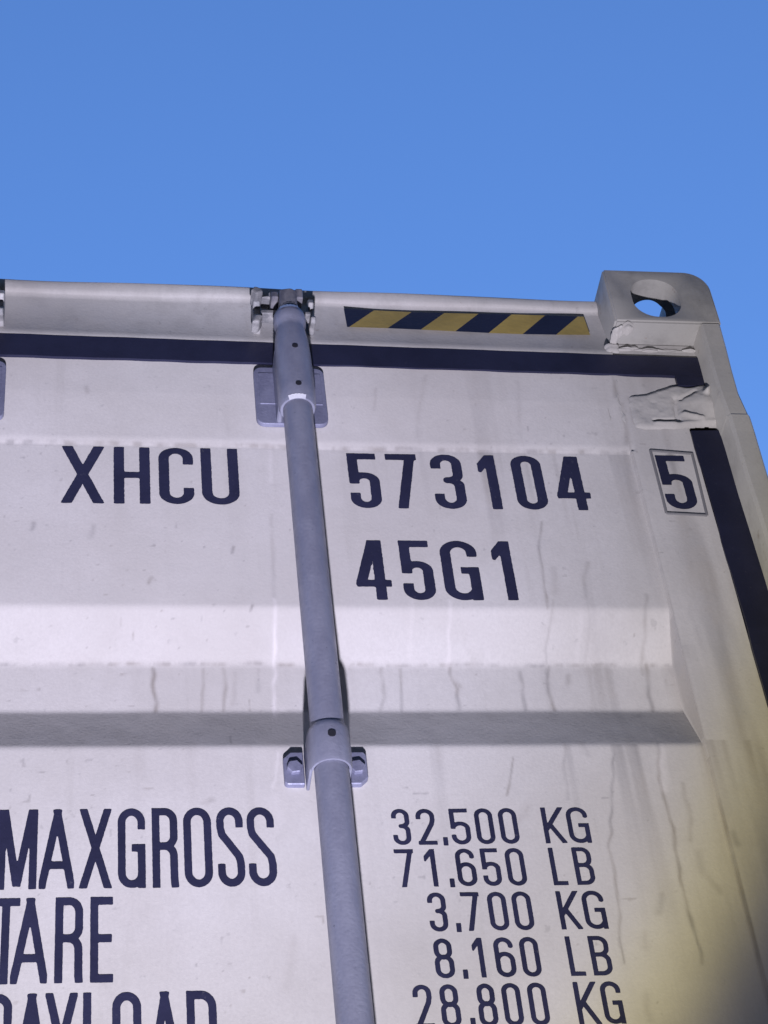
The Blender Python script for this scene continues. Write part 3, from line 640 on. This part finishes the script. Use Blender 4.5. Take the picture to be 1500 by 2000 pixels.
# ------------------------------------------------------------------ lock rods
RC = .004; RR = .0203                                     # rod centre depth and radius
def hexbolt(bm, x, y, z, r, h):
    pts = [(x+r*math.cos(R(60*k+10)), z+r*math.sin(R(60*k+10))) for k in range(6)]
    add_prism(bm, pts, 'y', y-h, y+.001, .0012, 1)
def make_rod(x):
    root = bpy.data.objects.new('lock_rod', None)
    bm = bmesh.new()
    add_lathe(bm, x, RC, [(1.20, RR), (3.7265, RR)], 48)
    add_lathe(bm, x, RC, [(3.858, .0195), (3.906, .0195)], 48)
    for v in bm.verts: v.co.y += .0008*math.sin(v.co.z*3.1)
    rod = obj('lock_rod', bm, M_rod, box, True)
    # upper housing: back plate with rounded corners, sleeve with chamfered mouth
    bm = bmesh.new(); add_prism(bm, round_rect(x-.0525, x+.0475, 3.7365, 3.8510, .012), 'y', .0395, .0475, .0014, 2)
    for u, w_ in ((-.046, -.022), (.020, .042)):
        add_box(bm, x+u, x+w_, .0384, .040, 3.775, 3.838, .0007)
    pl = obj('bearing_plate', bm, M_plate, rod, False)
    bm = bmesh.new()
    add_lathe(bm, x, RC, [(3.7275, .0212), (3.7275, .0236), (3.7335, .0258), (3.760, .0262), (3.80, .0262), (3.835, .0254), (3.862, .0240), (3.884, .0212), (3.892, .0206), (3.897, .0226), (3.909, .0236), (3.917, .0226), (3.923, .0200), (3.923, .012)], 56)
    for sgn in (-1, 1):
        add_prism(bm, [(RC, 3.738), (.041, 3.738), (.041, 3.850), (RC, 3.850)], 'x', *sorted((x+sgn*.0175, x+sgn*.0252)), .002, 1)
    hs = obj('sleeve', bm, M_rod, rod, True)
    for (za, ra, zb, rb, a0, a1) in ((3.7266, .0228, 3.7325, .0259, 236, 292), (3.9155, .0236, 3.9225, .0212, 228, 300)):  # specular highlights on the lip chamfers, painted as bright arcs
        bm = bmesh.new(); n = 16; A, B_ = [], []
        for k in range(n+1):
            a = R(a0+(a1-a0)*k/n); wv = 1+.02*math.sin(k*2.1)*(1 if k % 3 else .3)
            A.append(bm.verts.new((x+ra*1.012*math.cos(a), RC+ra*1.012*math.sin(a), za-.0003))); B_.append(bm.verts.new((x+rb*1.014*math.cos(a), RC+rb*1.014*wv*math.sin(a), zb)))
        for k in range(n): bm.faces.new((A[k], A[k+1], B_[k+1], B_[k]))
        obj('lip_highlight', bm, M_highlight, rod, True)
    for zc, rr_, rp in ((3.830, .0256, .0041), (3.753, .0262, .0041), (3.1580, .0257, .0048)):
        bm = bmesh.new(); add_tube(bm, (x+.0006, RC-rr_-.0008, zc), (x+.0006, RC, zc), rp, None, 16); obj('pin_hole', bm, M_black, rod)
    # cam head and keeper on the header
    def low(bm, k=.70):
        for v in bm.verts: v.co.z = 3.922+(v.co.z-3.922)*k
        return bm
    bm = bmesh.new()
    add_prism(bm, [(x-.0125, 3.920), (x+.0125, 3.920), (x+.0115, 3.950), (x+.013, 3.978), (x+.004, 3.988), (x-.013, 3.982), (x-.0135, 3.95)], 'y', -.012, .030, .003)
    add_prism(bm, [(-.010, 3.958), (.012, 3.962), (.030, 3.985), (.036, 4.004), (.030, 4.012), (.016, 4.004), (-.012, 3.985)], 'x', x+.010, x+.021, .0025)
    add_prism(bm, [(-.006, 3.966), (.030, 3.970), (.038, 3.992), (.034, 4.008), (.022, 4.004), (-.006, 3.985)], 'x', x-.024, x-.014, .0025)
    add_prism(bm, [(x-.024, 3.996), (x-.006, 3.984), (x+.018, 3.984), (x+.023, 3.998), (x+.010, 4.000), (x-.010, 3.998)], 'y', .012, .030, .002)
    obj('cam', low(bm, .66), M_camd, rod)
    for u0, u1 in ((-.048, -.037), (.033, .041)):        # keeper: two bent lugs with cross bars
        bm = bmesh.new(); sg = -1 if u0 < 0 else 1
        add_prism(bm, [(.052, 4.012), (.034, 4.016), (.022, 4.006), (.020, 3.992), (.030, 3.984), (.030, 3.962), (.018, 3.948), (.012, 3.934), (.020, 3.926), (.036, 3.934), (.054, 3.934)], 'x', x+u0, x+u1, .0022)
        if sg < 0:
            add_box(bm, x-.038, x-.012, .014, .034, 3.945, 3.956, .002)
            add_prism(bm, [(x-.052, 4.002), (x-.046, 4.014), (x-.036, 4.008), (x-.034, 3.998), (x-.044, 3.990)], 'y', .004, .034, .003)
            add_prism(bm, [(x-.048, 3.934), (x-.036, 3.934), (x-.042, 3.914), (x-.053, 3.912)], 'y', .010, .034, .003)
            add_prism(bm, [(x-.037, 3.994), (x-.026, 3.998), (x-.025, 4.010), (x-.014, 4.008), (x-.012, 3.992), (x-.026, 3.990)], 'y', .012, .036, .0025)
        else: add_box(bm, x+.012, x+.034, .016, .034, 3.948, 3.957, .002)
        obj('keeper_lug', low(bm), M_cam, rod)
    # guide bracket: half collar with two bolted ears
    bm = bmesh.new(); n = 36; prof = [(3.123, .0212), (3.123, .0238), (3.127, .0250), (3.150, .0253), (3.172, .0250), (3.179, .0238), (3.183, .0208)]
    rings = []
    for z, r in prof:
        ring = []
        for k in range(n+1):
            a = math.pi+math.pi*k/n; zz_ = z-(.004*math.sin(a) if False else 0)
            ring.append(bm.verts.new((x+r*math.cos(a), RC+r*math.sin(a), z)))
        rings.append(ring)
    for a, b in zip(rings, rings[1:]):
        for k in range(n): bm.faces.new((a[k], a[k+1], b[k+1], b[k]))
    for sgn in (-1, 1):
        add_box(bm, *sorted((x+sgn*.0212, x+sgn*.0250)), RC, .048, 3.126, 3.178, .001)
    obj('guide_collar', bm, M_rod, rod, True)
    for sgn in (-1, 1):
        bm = bmesh.new(); c = .009; a, b = sorted((x+sgn*.026, x+sgn*.0500)); z0, z1 = 3.1335, 3.1800
        if sgn < 0: pts = [(a, z0+.003), (a+.003, z0), (b, z0), (b, z1), (a+c, z1), (a, z1-c)]
        else: pts = [(a, z0), (b-c, z0), (b, z0+c), (b, z1-.004), (b-.003, z1), (a, z1)]
        add_prism(bm, pts, 'y', .0445, .055, .0012, 1); ear = obj('ear', bm, M_plate, rod)
        bm = bmesh.new(); hexbolt(bm, x+sgn*.0375, .0445, 3.1555, .0098, .006); obj('bolt', bm, M_plate, rod)
    bm = bmesh.new()                                     # handle lower down, out of the picture
    add_box(bm, x-.26, x+.01, -.022, -.014, 2.14, 2.175, .003); add_box(bm, x-.03, x+.03, -.03, .048, 2.10, 2.20, .004); obj('handle', bm, M_rod, rod)
    bpy.data.objects.remove(root)
    return rod
rod0 = make_rod(.5745); rod0['label'] = 'grey galvanised lock rod between the serial number groups'
def children(o): return [c for c in bpy.data.objects if c.parent == o]
for xo in (.1310, -.1310, -.5745):
    r = rod0.copy(); COL.objects.link(r); r.location.x = xo-.5745; r.parent = box
    if 'label' in r: del r['label']
    for ch in children(rod0):
        c = ch.copy(); COL.objects.link(c); c.parent = r

# ------------------------------------------------------------------ trailer chassis that carries the container (below the picture)
tr = empty('container_trailer', (0, 0, 0)); tag(tr, 'dark skeletal trailer under the off-white shipping container', 'trailer')
bm = bmesh.new()
for s in (1, -1): add_box(bm, *sorted((s*.42, s*.54)), .25, LEN-.05, .86, 1.10, .01)
for y in (.06, 3.0, 6.0, 9.0, LEN-.2): add_box(bm, -1.2, 1.2, y, y+.14, 1.0, Z0-.002, .01)
obj('frame', bm, M_chassis, tr)
for y in (1.6, 2.9):
    bm = bmesh.new(); add_tube(bm, (-1.0, y, .5), (1.0, y, .5), .06); obj('axle', bm, M_chassis, tr)
    for s in (1, -1):
        for u in (.72, 1.03):
            bm = bmesh.new(); add_tube(bm, (s*(u-.12), y, .5), (s*(u+.12), y, .5), .5, None, 40)
            bmesh.ops.bevel(bm, geom=[e for e in bm.edges if len(e.link_faces) == 2 and any(len(f.verts) > 8 for f in e.link_faces)], offset=.05, segments=3, affect='EDGES')
            wh = obj('wheel', bm, M_tyre, tr, True)
            bm = bmesh.new(); add_tube(bm, (s*(u-.123), y, .5), (s*(u+.123), y, .5), .27, None, 32); obj('rim', bm, M_rim, wh, True)
for s in (1, -1):
    bm = bmesh.new(); add_box(bm, *sorted((s*.5, s*.62)), LEN-3, LEN-2.85, .0, .9, .01); add_box(bm, *sorted((s*.4, s*.72)), LEN-3.1, LEN-2.75, .0, .04, .005); obj('landing_leg', bm, M_chassis, tr)

# ------------------------------------------------------------------ unseen blocker added behind the viewer: it hides the low sky from the door
blocker = empty('sky_blocker', (0, -6.2, 0)); tag(blocker, 'unseen dark shed shape added to block low sky from the container door', 'light blocker')
bm = bmesh.new(); x = -24.0; prof = []
while x < 24: prof += [(x, 0), (x+.2, 0), (x+.25, -.06), (x+.45, -.06)]; x += .5
prof += [(24, -14), (-24, -14)]
add_prism(bm, prof, 'z', 0, 13); obj('wall', bm, M_blocker, blocker)
bm = bmesh.new(); add_prism(bm, [(.3, 13), (-14.3, 13), (-14.3, 13.2), (-7, 14.8), (.3, 13.2)], 'x', -24.3, 24.3); obj('roof', bm, M_blocker, blocker)
bm = bmesh.new(); add_box(bm, -3, 3, -.08, .06, 0, 4.8, .01); obj('door', bm, M_chassis, blocker)

# ------------------------------------------------------------------ the work light that lights the door
LP = Vector((.305, -1.40, .65)); AIM = Vector((.40, .05, 4.00)); AX = (AIM-LP).normalized()
lampo = empty('work_lamp', (LP.x, LP.y, 0)); tag(lampo, 'small work lamp on a tripod standing in front of the container door', 'lamp')
q = AX.to_track_quat('Z', 'Y')
bm = bmesh.new()
prof = [(-.16, .018), (-.155, .022), (-.06, .022), (-.04, .034), (-.006, .036), (-.006, .032), (-.02, .030)]
add_lathe(bm, 0, 0, prof, 32, True)
for v in bm.verts: v.co = q @ v.co + LP - Vector((LP.x, LP.y, 0))
obj('lamp_head', bm, M_lampbody, lampo, True)
bm = bmesh.new(); add_tube(bm, (0, 0, .25), Vector((0, 0, LP.z))+AX*-.10, .011); obj('pole', bm, M_chassis, lampo)
for k in range(3):
    bm = bmesh.new(); a = R(120*k+20); add_tube(bm, (0, 0, .34), (.3*math.cos(a), .3*math.sin(a), .008), .009); obj('leg', bm, M_chassis, lampo)
ld = bpy.data.lights.new('beam', 'SPOT'); ld.energy = LAMP_POWER; ld.spot_size = R(60); ld.spot_blend = .1; ld.shadow_soft_size = .035
lo = bpy.data.objects.new('beam', ld); COL.objects.link(lo); lo.parent = lampo
lo.location = Vector((0, 0, LP.z))+AX*.01; lo.rotation_euler = (-AX).to_track_quat('Z', 'Y').to_euler()
ld.use_nodes = True; N = ld.node_tree.nodes; L = ld.node_tree.links; em = N['Emission']
# LED beam pattern: cool white core, yellowish corona, soft cut-off
gi = N.new('ShaderNodeNewGeometry'); dt = N.new('ShaderNodeVectorMath'); dt.operation = 'DOT_PRODUCT'; L.new(gi.outputs['Incoming'], dt.inputs[0]); dt.inputs[1].default_value = AX
ab = N.new('ShaderNodeMath'); ab.operation = 'ABSOLUTE'; L.new(dt.outputs['Value'], ab.inputs[0])
ac = N.new('ShaderNodeMath'); ac.operation = 'ARCCOSINE'; L.new(ab.outputs[0], ac.inputs[0])
dv = N.new('ShaderNodeMath'); dv.operation = 'DIVIDE'; L.new(ac.outputs[0], dv.inputs[0]); dv.inputs[1].default_value = R(22.7)
cr = N.new('ShaderNodeValToRGB'); L.new(dv.outputs[0], cr.inputs[0]); E = cr.color_ramp.elements
stops = [(0, (.84, .83, 1.02)), (4, (.82, .80, .985)), (7, (.735, .715, .87)), (10, (.69, .675, .81)), (13, (.54, .525, .595)), (15.8, (.49, .47, .48)), (17.2, (.43, .395, .27)), (18.2, (.30, .265, .14)), (19.0, (.115, .105, .085)), (20.2, (.03, .03, .036)), (24, (.015, .015, .02))]
E[0].position = 0; E[0].color = (*stops[0][1], 1); E[1].position = 1; E[1].color = (*stops[-1][1], 1)
for d, c in stops[1:-1]:
    e = E.new(d/26); e.color = (*c, 1)
L.new(cr.outputs[0], em.inputs['Color'])
